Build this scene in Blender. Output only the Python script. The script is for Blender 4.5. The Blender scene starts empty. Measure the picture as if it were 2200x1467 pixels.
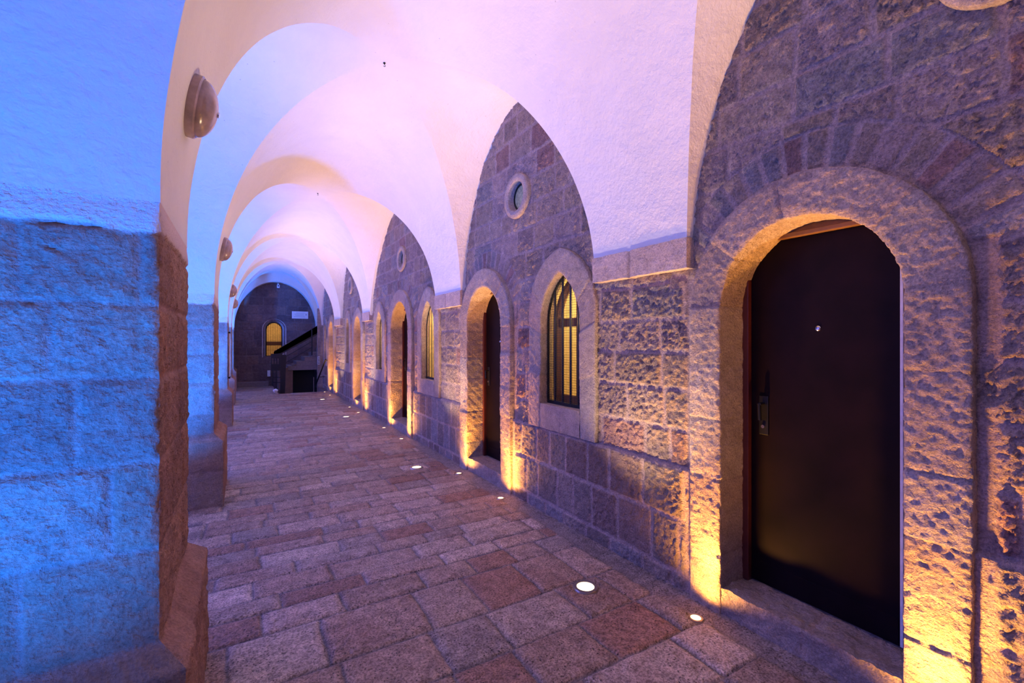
import bpy, bmesh, math, random
import numpy as np
from mathutils import Vector, Matrix, Quaternion

S = bpy.context.scene
COL = S.collection
PI = math.pi
# ------------------------------------------------------------------ camera, world, light, exposure
XR, XV, XL = 2.45, 2.39, -0.233        # lunette wall, vault springing on the right, pier face on the left
ZI, RISE = 2.06, 2.0                   # springing height, rise of the vault
cd = bpy.data.cameras.new('camera'); cam = bpy.data.objects.new('camera', cd); COL.objects.link(cam)
cd.sensor_width = 36; cd.lens = 16.0; cd.clip_start = 0.05; cd.clip_end = 200
cam.location = (0, 0, 1.6); cam.rotation_euler = (PI/2, 0, -math.atan(580/978))
S.camera = cam
S.view_settings.view_transform = 'Standard'; S.view_settings.look = 'None'
S.view_settings.gamma = 1.0; S.view_settings.exposure = 0.0
try: S.view_settings.use_curve_mapping = False
except Exception: pass

WORLD_COL, WORLD_STR = (0.12, 0.20, 1.0, 1), 0.35
w = bpy.data.worlds.new('World'); S.world = w; w.use_nodes = True
wb = w.node_tree.nodes['Background']; wb.inputs[0].default_value = WORLD_COL; wb.inputs[1].default_value = WORLD_STR

WARM = (1.0, 0.43, 0.06)      # narrow wall uplights
WARM2 = (1.0, 0.68, 0.40)      # wide vault uplights
BLUE = (0.010, 0.185, 1.0)
P_SMALL, P_BIG, P_BLUE, P_SKY = 66.0, 245.0, 1050.0, 950.0

def light(name, kind, loc, target, power, color, parent=None, **kw):
    l = bpy.data.lights.new(name, kind); l.energy = power; l.color = color
    for k, v in kw.items(): setattr(l, k, v)
    o = bpy.data.objects.new(name, l); COL.objects.link(o); o.location = loc
    d = Vector(target)-Vector(loc)
    o.rotation_euler = d.to_track_quat('-Z', 'Y').to_euler()
    if parent: o.parent = parent; o.matrix_parent_inverse = Matrix.Translation(-Vector(parent.location))
    return o
BAYS = [(-4.15, -1.61, 1.95), (-0.74, 1.89, 1.95), (2.75, 5.30, 1.9), (6.17, 10.10, 1.62), (10.77, 13.48, 1.9), (14.50, 17.06, 1.9), (17.25, 18.30, 1.9)]
# blue floodlights of the courtyard, one outside each arch, on the ground
for i, (a, b, n) in enumerate(BAYS[1:6]):
    light('courtyard_flood', 'SPOT', (-1.20, b-1.12, 0.15), (-0.50, b+.05, 3.0), P_BLUE*(.72, 1.1, 1.25, 1, 1.2)[i], BLUE, spot_size=math.radians(105), spot_blend=1.0, shadow_soft_size=0.08)
light('courtyard_flood', 'SPOT', (-1.0, 17.5, 0.15), (0.6, 18.2, 3.6), P_BLUE*1.3, BLUE, spot_size=math.radians(80), spot_blend=1.0, shadow_soft_size=0.08)
light('courtyard_dusk', 'AREA', (-6.0, 8.5, 3.2), (1.5, 7.5, 1.3), P_SKY, (0.22, 0.21, 1.0), shape='RECTANGLE', size=16, size_y=4)

# ------------------------------------------------------------------ noise in numpy
RS = np.random.RandomState(7)
_T = RS.rand(256, 256).astype(np.float32)
def vnoise(x, y, seed=0):
    x = x + seed*17.31; y = y + seed*9.77
    xi = np.floor(x).astype(np.int64); yi = np.floor(y).astype(np.int64)
    fx = x-xi; fy = y-yi
    fx = fx*fx*(3-2*fx); fy = fy*fy*(3-2*fy)
    a = _T[xi & 255, yi & 255]; b = _T[(xi+1) & 255, yi & 255]; c = _T[xi & 255, (yi+1) & 255]; d = _T[(xi+1) & 255, (yi+1) & 255]
    return (a*(1-fx)+b*fx)*(1-fy)+(c*(1-fx)+d*fx)*fy-0.5
def fbm(x, y, s, seed=0, o=3):
    v = 0; a = 1.0; t = 0
    for k in range(o):
        v = v+a*vnoise(x*s, y*s, seed+k*3); t += a; a *= .55; s *= 2.05
    return v/t
def chips(x, y, s, seed=0):
    """faceted cells: every cell a small tilted plane"""
    x = x*s+seed*5.1; y = y*s+seed*3.3
    xi = np.floor(x).astype(np.int64); yi = np.floor(y).astype(np.int64)
    best = np.full(x.shape, 9.0); out = np.zeros(x.shape)
    for dx in (-1, 0, 1):
        for dy in (-1, 0, 1):
            cx = xi+dx; cy = yi+dy
            px = cx+_T[cx & 255, cy & 255]; py = cy+_T[(cx+77) & 255, (cy+31) & 255]
            d = (px-x)**2+(py-y)**2
            h = _T[(cx+13) & 255, (cy+101) & 255]-.5
            gx = _T[(cx+5) & 255, (cy+201) & 255]-.5; gy = _T[(cx+55) & 255, (cy+151) & 255]-.5
            v = h+1.3*gx*(x-px)+1.3*gy*(y-py)
            m = d < best; best = np.where(m, d, best); out = np.where(m, v, out)
    return out
def sstep(a, b, x):
    t = np.clip((x-a)/(b-a), 0, 1); return t*t*(3-2*t)

class Layout:
    """courses of stones in a (u, v) plane: id, distance to the nearest joint"""
    def __init__(s, edges, u0, u1, lo, hi, seed):
        r = random.Random(seed); s.edges = np.array(edges); s.j = []; s.seed = seed
        for k in range(len(edges)-1):
            L = [u0-r.random()*hi]
            while L[-1] < u1: L.append(L[-1]+r.uniform(lo, hi))
            s.j.append(np.array(L))
    def __call__(s, u, v, wob=.008):
        vv = v+wob*fbm(u, v, 1.7, s.seed)*2+wob*.6*vnoise(u*9, v*2, s.seed+3)
        uu = u+wob*vnoise(u*3, v*7, s.seed+5)
        k = np.clip(np.searchsorted(s.edges, vv)-1, 0, len(s.edges)-2)
        dv = np.minimum(vv-s.edges[k], s.edges[k+1]-vv)
        du = np.full(u.shape, 9.); sid = np.zeros(u.shape, np.int64)
        for c in range(len(s.j)):
            m = k == c
            if not m.any(): continue
            j = s.j[c]; i = np.clip(np.searchsorted(j, uu[m])-1, 0, len(j)-2)
            du[m] = np.minimum(uu[m]-j[i], j[i+1]-uu[m]); sid[m] = c*97+i
        return sid, np.minimum(du, dv)
def sr(sid, k): return _T[(sid*7+k*31) & 255, (sid*3+k*13+(sid >> 6)) & 255]

# ------------------------------------------------------------------ mesh helpers
def raw_mesh(name, V, Fq, cols=None, smooth=True):
    V = np.asarray(V, np.float32); Fq = np.asarray(Fq, np.int32); k = Fq.shape[1]
    me = bpy.data.meshes.new(name)
    me.vertices.add(len(V)); me.vertices.foreach_set('co', V.ravel())
    me.loops.add(Fq.size); me.loops.foreach_set('vertex_index', Fq.ravel())
    me.polygons.add(len(Fq)); me.polygons.foreach_set('loop_start', np.arange(0, Fq.size, k, dtype=np.int32))
    me.polygons.foreach_set('loop_total', np.full(len(Fq), k, np.int32))
    me.update(calc_edges=True); me.validate()
    if smooth: me.polygons.foreach_set('use_smooth', np.ones(len(me.polygons), bool))
    if cols is not None:
        a = me.color_attributes.new('tone', 'FLOAT_COLOR', 'POINT')
        c = np.ones((len(V), 4), np.float32); c[:, :3] = cols; a.data.foreach_set('color', c.ravel())
    return me
def grid_faces(n, m, off=0, flip=False):
    i, j = np.meshgrid(np.arange(n-1), np.arange(m-1), indexing='ij')
    a = (i*m+j).ravel()+off
    F = np.stack([a, a+m, a+m+1, a+1], 1)
    return F[:, ::-1] if flip else F
def link(me, name, mat, parent=None, **props):
    o = bpy.data.objects.new(name, me); COL.objects.link(o)
    if mat is not None: me.materials.append(mat)
    if parent: o.parent = parent; o.matrix_parent_inverse = Matrix.Translation(-Vector(parent.location))
    for k, v in props.items(): o[k] = v
    return o
def empty(name, loc, **props):
    o = bpy.data.objects.new(name, None); COL.objects.link(o); o.location = loc; o.empty_display_size = .1
    for k, v in props.items(): o[k] = v
    return o
class B:
    def __init__(s): s.bm = bmesh.new()
    def box(s, a, b, bev=0.0, M=None):
        a = Vector(a); b = Vector(b)
        r = bmesh.ops.create_cube(s.bm, size=1)['verts']
        T = Matrix.Translation((a+b)/2) @ Matrix.Diagonal((abs(b.x-a.x), abs(b.y-a.y), abs(b.z-a.z), 1))
        if M is not None: T = M @ T
        bmesh.ops.transform(s.bm, matrix=T, verts=r)
        if bev:
            es = {e for v in r for e in v.link_edges}
            bmesh.ops.bevel(s.bm, geom=list(es), offset=bev, segments=2, affect='EDGES', profile=.5)
        return s
    def cyl(s, p, q, r, n=12, r2=None):
        p = Vector(p); q = Vector(q); d = q-p
        v = bmesh.ops.create_cone(s.bm, cap_ends=True, segments=n, radius1=r, radius2=r if r2 is None else r2, depth=d.length)['verts']
        bmesh.ops.transform(s.bm, matrix=Matrix.Translation((p+q)/2) @ d.to_track_quat('Z', 'Y').to_matrix().to_4x4(), verts=v)
        return s
    def tube(s, pts, r, n=6):
        for a, b in zip(pts[:-1], pts[1:]):
            if (Vector(a)-Vector(b)).length > 1e-5: s.cyl(a, b, r, n)
        return s
    def lathe(s, prof, M, n=32):
        """prof: (radius, height) along local z"""
        rings = []
        for r, h in prof:
            if r < 1e-6: rings.append([s.bm.verts.new(M @ Vector((0, 0, h)))])
            else: rings.append([s.bm.verts.new(M @ Vector((r*math.cos(t*2*PI/n), r*math.sin(t*2*PI/n), h))) for t in range(n)])
        for a, b in zip(rings[:-1], rings[1:]):
            for i in range(n):
                j = (i+1) % n
                f = [a[i % len(a)], a[j % len(a)], b[j % len(b)], b[i % len(b)]]
                g = []
                for v in f:
                    if v not in g: g.append(v)
                if len(g) > 2:
                    try: s.bm.faces.new(g)
                    except ValueError: pass
        return s
    def poly(s, pts):
        s.bm.faces.new([s.bm.verts.new(p) for p in pts]); return s
    def prism(s, pts, vec):
        vec = Vector(vec); a = [s.bm.verts.new(p) for p in pts]; b = [s.bm.verts.new(Vector(p)+vec) for p in pts]
        s.bm.faces.new(a); s.bm.faces.new(b[::-1])
        for i in range(len(a)):
            j = (i+1) % len(a); s.bm.faces.new([a[i], b[i], b[j], a[j]])
        return s
    def done(s, name, mat, parent=None, smooth=False, **props):
        bmesh.ops.recalc_face_normals(s.bm, faces=s.bm.faces)
        me = bpy.data.meshes.new(name); s.bm.to_mesh(me); s.bm.free()
        if smooth:
            me.polygons.foreach_set('use_smooth', np.ones(len(me.polygons), bool))
            try: me.set_sharp_from_angle(angle=math.radians(35))
            except Exception: pass
        return link(me, name, mat, parent, **props)

# ------------------------------------------------------------------ materials
def nodes(name):
    m = bpy.data.materials.new(name); m.use_nodes = True
    nt = m.node_tree; return m, nt, nt.nodes['Principled BSDF']
def noise_node(nt, scale, detail=4, rough=.6, vec=None, kind='ShaderNodeTexNoise'):
    n = nt.nodes.new(kind); n.inputs['Scale'].default_value = scale
    if kind == 'ShaderNodeTexNoise': n.inputs['Detail'].default_value = detail; n.inputs['Roughness'].default_value = rough
    if vec: nt.links.new(vec, n.inputs['Vector'])
    return n
def ramp(nt, src, p0, c0, p1, c1):
    r = nt.nodes.new('ShaderNodeValToRGB'); e = r.color_ramp.elements
    e[0].position = p0; e[0].color = (*c0, 1); e[1].position = p1; e[1].color = (*c1, 1)
    nt.links.new(src, r.inputs[0]); return r.outputs[0]
def mix(nt, a, b, fac, mode='MIX'):
    m = nt.nodes.new('ShaderNodeMix'); m.data_type = 'RGBA'; m.blend_type = mode
    for s, v in ((m.inputs[6], a), (m.inputs[7], b)):
        if isinstance(v, tuple): s.default_value = (*v, 1)
        else: nt.links.new(v, s)
    if isinstance(fac, float): m.inputs[0].default_value = fac
    else: nt.links.new(fac, m.inputs[0])
    return m.outputs[2]
def bump(nt, b, layers, dist=.01):
    """layers: (socket, strength) chained"""
    prev = None
    for s, st, ds in layers:
        n = nt.nodes.new('ShaderNodeBump'); n.inputs['Strength'].default_value = st; n.inputs['Distance'].default_value = ds
        nt.links.new(s, n.inputs['Height'])
        if prev: nt.links.new(prev, n.inputs['Normal'])
        prev = n.outputs[0]
    nt.links.new(prev, b.inputs['Normal'])
def coord(nt):
    g = nt.nodes.new('ShaderNodeNewGeometry'); return g.outputs['Position']
def stone_mat(name, fine=.006, pit=.5, rough=.85, spots=.35, scale=1.0, pits=0.0, plaster=False):
    m, nt, b = nodes(name); P = coord(nt)
    a = nt.nodes.new('ShaderNodeAttribute'); a.attribute_name = 'tone'
    n1 = noise_node(nt, 14*scale, 5, .65, P); n2 = noise_node(nt, 90*scale, 4, .7, P); n3 = noise_node(nt, 3.1, 3, .5, P)
    g1 = ramp(nt, n1.outputs[0], .35, (.62, .60, .60), .68, (1.22, 1.2, 1.18))
    c = mix(nt, a.outputs[0], g1, spots*1.6 if spots*1.6 < 1 else 1.0, 'MULTIPLY')
    g2 = ramp(nt, n2.outputs[0], .40, (.42, .38, .37), .58, (1.12, 1.12, 1.12)); c = mix(nt, c, g2, pit, 'MULTIPLY')
    g3 = ramp(nt, n3.outputs[0], .35, (.85, .80, .82), .7, (1.08, 1.05, 1.0)); c = mix(nt, c, g3, .8, 'MULTIPLY')
    n5 = noise_node(nt, 42*scale, 3, .6, P)
    mp = nt.nodes.new('ShaderNodeMapping'); mp.inputs['Scale'].default_value = (1, 1, 2.6); nt.links.new(P, mp.inputs[0])
    n6 = noise_node(nt, 34*scale, 3, .55, mp.outputs[0])
    L = [(n1.outputs[0], .5, .012), (n6.outputs[0], .35, fine*1.8), (n5.outputs[0], 1.0, fine*1.7), (n2.outputs[0], 1.0, fine*1.2)]
    if pits:
        v = noise_node(nt, 55, vec=P, kind='ShaderNodeTexVoronoi')
        pm = ramp(nt, v.outputs['Distance'], .12, (0, 0, 0), .32, (1, 1, 1)); 
        msk = noise_node(nt, 6, 3, .6, P); mm = ramp(nt, msk.outputs[0], .42, (0, 0, 0), .55, (1, 1, 1))
        pp = mix(nt, (1.0, 1.0, 1.0), pm, mm)
        c = mix(nt, c, pp, pits, 'MULTIPLY'); L.append((pp, .5, .004))
    if plaster:
        sx = nt.nodes.new('ShaderNodeSeparateColor'); nt.links.new(a.outputs[0], sx.inputs[0])
        c = mix(nt, c, a.outputs[0], ramp(nt, sx.outputs[2], .50, (0, 0, 0), .54, (1, 1, 1)))
    nt.links.new(c, b.inputs['Base Color']); b.inputs['Roughness'].default_value = rough
    b.inputs['Specular IOR Level'].default_value = .35
    bump(nt, b, L); return m
M_wall = stone_mat('rough_limestone', .008)
M_trim = stone_mat('dressed_limestone', .007, .45, .8, .3)
M_floor = stone_mat('worn_paving', .005, .95, .42, .6, 1.0, .95)
def plaster_mat(name, col, lump=.5):
    m, nt, b = nodes(name); P = coord(nt)
    n1 = noise_node(nt, 42, 3, .55, P); n2 = noise_node(nt, 140, 3, .6, P); n3 = noise_node(nt, 2.2, 4, .6, P); n4 = noise_node(nt, 7, 5, .65, P)
    c = ramp(nt, n3.outputs[0], .3, tuple(x*.93 for x in col), .7, col)
    v = noise_node(nt, 9, vec=P, kind='ShaderNodeTexVoronoi')
    sp = ramp(nt, v.outputs['Distance'], .03, (.45, .42, .45), .05, (1, 1, 1)); c = mix(nt, c, sp, .5, 'MULTIPLY')
    nt.links.new(c, b.inputs['Base Color']); b.inputs['Roughness'].default_value = .75; b.inputs['Specular IOR Level'].default_value = .25
    bump(nt, b, [(n4.outputs[0], lump*.5, .03), (n1.outputs[0], lump*.6, .006), (n2.outputs[0], .35, .002)]); return m
M_plaster = plaster_mat('white_lime_plaster', (.80, .78, .77), .85)
def simple(name, col, rough=.5, metal=0, spec=.5, emit=None, estr=1, bumpy=0, trans=0, var=.15, scale=20):
    m, nt, b = nodes(name); P = coord(nt)
    n = noise_node(nt, scale, 4, .6, P)
    c = ramp(nt, n.outputs[0], .3, tuple(x*(1-var) for x in col), .7, tuple(min(1, x*(1+var)) for x in col))
    nt.links.new(c, b.inputs['Base Color'])
    b.inputs['Roughness'].default_value = rough; b.inputs['Metallic'].default_value = metal; b.inputs['Specular IOR Level'].default_value = spec
    if trans: b.inputs['Transmission Weight'].default_value = trans
    if emit: b.inputs['Emission Color'].default_value = (*emit, 1); b.inputs['Emission Strength'].default_value = estr
    if bumpy: bump(nt, b, [(n.outputs[0], .4, bumpy)])
    return m
M_door = simple('dark_painted_steel', (.006, .002, .004), .55, 0, .10, bumpy=.0006, var=.35, scale=6)
M_frame = simple('dark_red_steel', (.09, .018, .014), .4)
M_iron = simple('black_iron', (.012, .012, .014), .4, .3)
M_rail = simple('black_metal', (.012, .013, .02), .45, .2)
M_chrome = simple('chrome', (.75, .75, .78), .18, 1)
M_strip = simple('pale_seal', (.62, .62, .70), .45)
M_wood = simple('brown_wood', (.16, .07, .03), .5, bumpy=.001, scale=30)
M_inner = simple('yellow_plaster', (.85, .72, .44), .8, bumpy=.002)
M_glow = simple('lamp_glass', (1, .85, .55), .3, emit=(1.0, .66, .28), estr=4)
M_glowb = simple('lamp_glass_wide', (1, .85, .6), .3, emit=(1.0, .76, .42), estr=3.6)
M_steel = simple('brushed_steel', (.42, .36, .32), .38, .8)
M_dome = simple('dusty_glass', (.33, .24, .26), .22, 0, .7, var=.3, scale=14)
M_sign = simple('white_board', (.80, .80, .84), .5, var=.03)
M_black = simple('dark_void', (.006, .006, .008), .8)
M_bulb = simple('pale_plastic', (.75, .78, .85), .4)
M_bag = simple('pale_bag', (.8, .82, .9), .5)
M_frost = simple('old_glass', (.33, .36, .20), .35, 0, .5, bumpy=.004, var=.5, scale=38)

def glass_mat():
    m, nt, b = nodes('window_glass'); b.inputs['Transmission Weight'].default_value = 1; b.inputs['Roughness'].default_value = .02
    b.inputs['Base Color'].default_value = (.9, .95, .9, 1); b.inputs['IOR'].default_value = 1.1; return m
M_glass = glass_mat()

# ------------------------------------------------------------------ the openings of the right wall
def arch_pts(a, rise, zs, z0, nj, na):
    """(y offset, z) from the foot of the far jamb over the arch to the near foot; the far side is +y"""
    c = max(0, (rise*rise-a*a)/(2*a)); R = a+c
    top = math.acos(c/R) if R else PI/2
    P = [(a, z0+(zs-z0)*i/nj) for i in range(nj)]
    A = []
    for i in range(na+1):
        t = top*i/na; A.append((-c+R*math.cos(t), zs+R*math.sin(t)))
    sc = rise/(R*math.sin(top)); A = [(y, zs+(z-zs)*sc) for y, z in A]
    P += A; P += [(-y, z) for y, z in P[-2::-1]]
    return np.array(P)
DOORS = [(1.238, .428), (4.722, .422), (8.02, .50), (11.43, .40), (15.25, .42)]
WINS = [(3.262, .287), (6.585, .277), (9.43, .245), (12.67, .20), (16.50, .20)]
OCULI = [(.50, 3.085), (3.99, 3.09), (7.92, 3.06), (12.35, 3.06)]
def inside_arch(y, z, c, a, rise, zs, z0):
    cc = max(0, (rise*rise-a*a)/(2*a)); R = a+cc
    dy = np.abs(y-c); sc = rise/math.sqrt(R*R-cc*cc)
    arc = ((dy+cc)**2+((z-zs)/sc)**2 < R*R) & (z >= zs)
    return ((dy < a) & (z < zs) & (z > z0)) | arc

BEIGE = np.array([.50, .39, .32]); RED = np.array([.42, .22, .17]); GREY = np.array([.40, .36, .36]); MORT = np.array([.47, .37, .34])
def tones(sid, palette, seed, jit=.18):
    r = sr(sid, seed); k = sr(sid, seed+4)
    out = np.zeros(sid.shape+(3,))
    acc = np.zeros(sid.shape)
    for i, (col, wgt) in enumerate(palette):
        m = (r >= acc[()] if i == 0 else r >= lim) if i else np.ones(sid.shape, bool)
        out[m] = col
        lim = sum(wg for _, wg in palette[:i+1])
    return out*(1-jit+2*jit*k)[..., None]

def right_wall_field(y, z):
    """projection towards the passage (m) and albedo at (y, z)"""
    dado = z < .785
    e1 = [-.06, .115, .455, .785]; e2 = [.785]
    while e2[-1] < 4.3: e2.append(e2[-1]+[.25, .235, .265, .24, .225][len(e2) % 5])
    L1 = Layout(e1, -5, 21, .19, .36, 11); L2 = Layout(e2, -5, 21, .20, .46, 12)
    s1, d1 = L1(y, np.minimum(z, .784), .014); s2, d2 = L2(y, np.maximum(z, .786), .012)
    sid = np.where(dado, s1, s2+3000); d = np.where(dado, d1, d2)
    # relieving arches of thin radial stones over the doors
    halo = np.zeros(y.shape)
    for c, a in DOORS:
        rr = np.hypot(y-c, z-1.80); th = np.arctan2(z-1.80, y-c)
        r0, r1 = a+.215, a+.43
        m = (rr > r0) & (rr < r1) & (z > 1.95)
        st = th/(.105/(a+.3)); k = np.floor(st+.25*vnoise(rr*6, th*3, 2)).astype(np.int64); f = st-np.floor(st)
        dd = np.minimum(np.minimum(f, 1-f)*.105*rr/(a+.3)*1.0, np.minimum(rr-r0, r1-rr))
        sid = np.where(m, 9000+k, sid); d = np.where(m, dd, d)
        halo = np.maximum(halo, np.where((z < 2.0), sstep(.08, .045, np.abs(y-c)-a-.21), 0)*(np.abs(y-c) > a+.05))
    mort = 1-sstep(.011, .021, d+.010*fbm(y, z, 22, 3))
    mort = np.maximum(mort, halo*sstep(.3, .6, .62+fbm(y, z, 7, 9)))
    rough = np.where(dado, .7, 1.0)*np.where(sid > 8999, .5, 1)
    rough = rough*(.65+.7*sr(sid, 2))
    bulge = sstep(0, .07, d)
    rel = .011*chips(y, z, 30, 1)+.009*chips(y+.3, z*1.1, 64, 4)+.009*fbm(y, z, 18, 5, 4)
    h = (1-mort)*(.007+.001*bulge*rough+rough*rel+.010*(sr(sid, 8)-.5))+mort*.002*fbm(y, z, 30, 6)
    h = h+.010*fbm(y, z, 1.3, 8)-halo*.006
    h = h+np.where(z < .785+.006*vnoise(y*8, z*0, 4), .024, 0)
    pal_hi = [(BEIGE*.86, .45), (np.array([.40, .31, .29]), .30), (GREY*.95, .17), (np.array([.40, .25, .22]), .08)]
    pal_lo = [(np.array([.36, .29, .25]), .4), (GREY*.9, .3), (np.array([.32, .23, .20]), .3)]
    c1 = tones(sid, pal_hi, 3); c2 = tones(sid, pal_lo, 5)
    col = np.where(dado[..., None], c2, c1)
    mo = np.where(dado[..., None], MORT*1.15, MORT*1.12)
    col = col*(1-mort[..., None])+mo*mort[..., None]
    # keep flat beneath the surrounds
    return h, col
def build_right_wall():
    def seg(a, b, st):
        n = max(2, int(round((b-a)/st))+1); return np.linspace(a, b, n)
    ys = np.concatenate([seg(-4.2, .3, .05)[:-1], seg(.3, 2.1, .0075)[:-1], seg(2.1, 3.9, .0095)[:-1], seg(3.9, 6.2, .016)[:-1], seg(6.2, 10.2, .03)[:-1], seg(10.2, 17.2, .05)])
    V = []; F = []; C = []; off = 0
    bands = [(0, len(ys[ys < 3.9]), .009), (len(ys[ys < 3.9])-1, len(ys), .015)]
    for i0, i1, dz in bands:
        yy = ys[i0:i1]; zz = seg(-.03, 4.14, dz)
        Y, Z = np.meshgrid(yy, zz, indexing='ij')
        h, c = right_wall_field(Y, Z)
        flat = np.zeros(Y.shape, bool); hole = np.zeros(Y.shape, bool)
        for cc, a in DOORS:
            flat |= inside_arch(Y, Z, cc, a+.195, a+.215, 1.80, -1); hole |= inside_arch(Y, Z, cc, a+.06, a+.06, 1.80, -1)
        for cc, a in WINS:
            flat |= inside_arch(Y, Z, cc, a+.19, a+.29, 1.85, .80); hole |= inside_arch(Y, Z, cc, a+.05, a+.24, 1.77, .95)
        for cc, cz in OCULI:
            r = np.hypot(Y-cc, Z-cz); flat |= r < .215; hole |= r < .18
        h = np.where(flat, -.004, h)
        V.append(np.stack([XR-h, Y, Z], -1).reshape(-1, 3)); C.append(c.reshape(-1, 3))
        f = grid_faces(len(yy), len(zz), 0)
        hv = hole.ravel(); keep = ~(hv[f].all(1))
        F.append(f[keep][:, ::-1]+off); off += Y.size
    me = raw_mesh('wall_right', np.concatenate(V), np.concatenate(F), np.concatenate(C))
    return link(me, 'wall_right', M_wall, kind='structure', label='rough limestone block wall with doors and windows on the right')
build_right_wall()

# ------------------------------------------------------------------ stone surrounds
TRIM_N = [0]
def surround(cy, inner, outer, depth, joints, seed, label, res, parent=None, amp=.006, proj=.055):
    """inner/outer: arrays of (dy, z) with equal length; a strip from the outer edge over the face into the reveal"""
    L = np.concatenate([[0], np.cumsum(np.hypot(*np.diff((inner+outer)/2, axis=0).T))]); n = max(20, int(L[-1]/res))
    s = np.linspace(0, L[-1], n)
    I = np.stack([np.interp(s, L, inner[:, k]) for k in (0, 1)], 1); O = np.stack([np.interp(s, L, outer[:, k]) for k in (0, 1)], 1)
    xf = XR-proj
    nf = max(6, int(.2/res)); nr = max(4, int(depth/res/1.5)); no = 3
    prof = [(1.0, XR+.02, 0)]+[(1.0, XR-proj+.010*(1 if k == 0 else 0), 0) for k in range(1)]
    rows = [('o', 0, XR+.02), ('o', 0, XR), ('o', 0, xf+.008)]
    rows += [('f', t, xf) for t in np.linspace(.02, .98, nf)]
    rows += [('i', 1, x) for x in np.linspace(xf+.008, XR+depth, nr)]
    V = []; C = []
    joints = np.array(sorted(joints))*L[-1]
    r = random.Random(seed); jt = joints
    k = np.searchsorted(jt, s); dj = np.min(np.abs(s[:, None]-jt[None, :]), 1) if len(jt) else np.full(n, 9.)
    tn = tones(k+seed*50, [(np.array([.54, .45, .39]), .5), (np.array([.50, .39, .34]), .3), (np.array([.46, .41, .40]), .2)], 2, .10)
    stepo = (sr(k+seed*50, 9)-.5)*.010
    for kind, t, x in rows:
        P = O+(I-O)*t
        yy = cy+P[:, 0]; zz = P[:, 1]
        g = sstep(.012, .0, dj)*(1 if kind != 'o' else .5)
        nz = amp*(fbm(yy+x*3, zz, 30, seed, 3)*1.2+.8*chips(yy, zz+x, 40, seed))+.006*fbm(yy, zz, 4, seed+2)
        edge = min(t, 1-t) if kind == 'f' else 1
        rnd = .006*max(0, 1-edge/.08) if kind == 'f' else 0
        if kind == 'f':
            X = x-nz-stepo+g*.003+rnd; Y = yy; Z = zz
        else:
            d = (O-I); d /= np.maximum(np.linalg.norm(d, axis=1), 1e-6)[:, None]
            sg = 1 if kind == 'i' else -1
            w_ = (nz*.8+g*.003)*sg+.004*vnoise(s*30, s*0+x*20, seed)
            X = np.full(n, x)-(stepo+nz*0 if x < XR-.01 else 0); Y = yy+d[:, 0]*w_; Z = zz+d[:, 1]*w_
        V.append(np.stack([X, Y, Z], 1)); C.append(tn*(1-.10*g[:, None]))
    V = np.stack(V, 0); C = np.stack(C, 0)
    m = len(rows)
    me = raw_mesh('surround', V.reshape(-1, 3), grid_faces(m, n, 0, True), C.reshape(-1, 3))
    TRIM_N[0] += 1
    return link(me, 'trim_%d' % TRIM_N[0], M_trim, kind='structure', label=label)

def block(name, a, b, seed, res, mat, faces, parent=None, tone=(.50, .41, .36), amp=.006, joint=None, **props):
    """roughened stone block showing the listed faces ('x','y','Y','z' ...)"""
    V = []; F = []; C = []; off = 0
    a = np.array(a, float); b = np.array(b, float)
    for f in faces:
        ax = 'xyz'.index(f.lower()); o = [k for k in range(3) if k != ax]
        n = [max(2, int((b[k]-a[k])/res)+1) for k in o]
        U, W = np.meshgrid(np.linspace(a[o[0]], b[o[0]], n[0]), np.linspace(a[o[1]], b[o[1]], n[1]), indexing='ij')
        P = np.zeros(U.shape+(3,)); P[..., o[0]] = U; P[..., o[1]] = W; hi = f.isupper(); P[..., ax] = b[ax] if hi else a[ax]
        V.append(P.reshape(-1, 3)); F.append(grid_faces(n[0], n[1], off, flip=(hi == (ax == 1)))); off += U.size
    V = np.concatenate(V); F = np.concatenate(F)
    q = V.copy(); ctr = (a+b)/2
    nn = np.stack([amp*1.6*fbm(q[:, (k+1) % 3]+q[:, k], q[:, (k+2) % 3], 16, seed+k, 4) for k in range(3)], 1)
    C = np.tile(np.array(tone), (len(V), 1))*(1+.25*fbm(q[:, 1]*1.0+q[:, 0], q[:, 2]+q[:, 0], 5, seed)[:, None])
    g = 0
    if joint is not None:
        for j in joint:
            dj = np.abs(q[:, 1]-j+.01*vnoise(q[:, 0]*20, q[:, 2]*20, 3)); gg = sstep(.022, .006, dj); g = np.maximum(g, gg)
        nn[:, 0] += g*.004; nn[:, 2] -= g*.006; C = C*(1-g[:, None])+MORT*g[:, None]
    V = q+nn
    me = raw_mesh(name, V, F, C)
    return link(me, name, mat, parent, **props)

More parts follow.
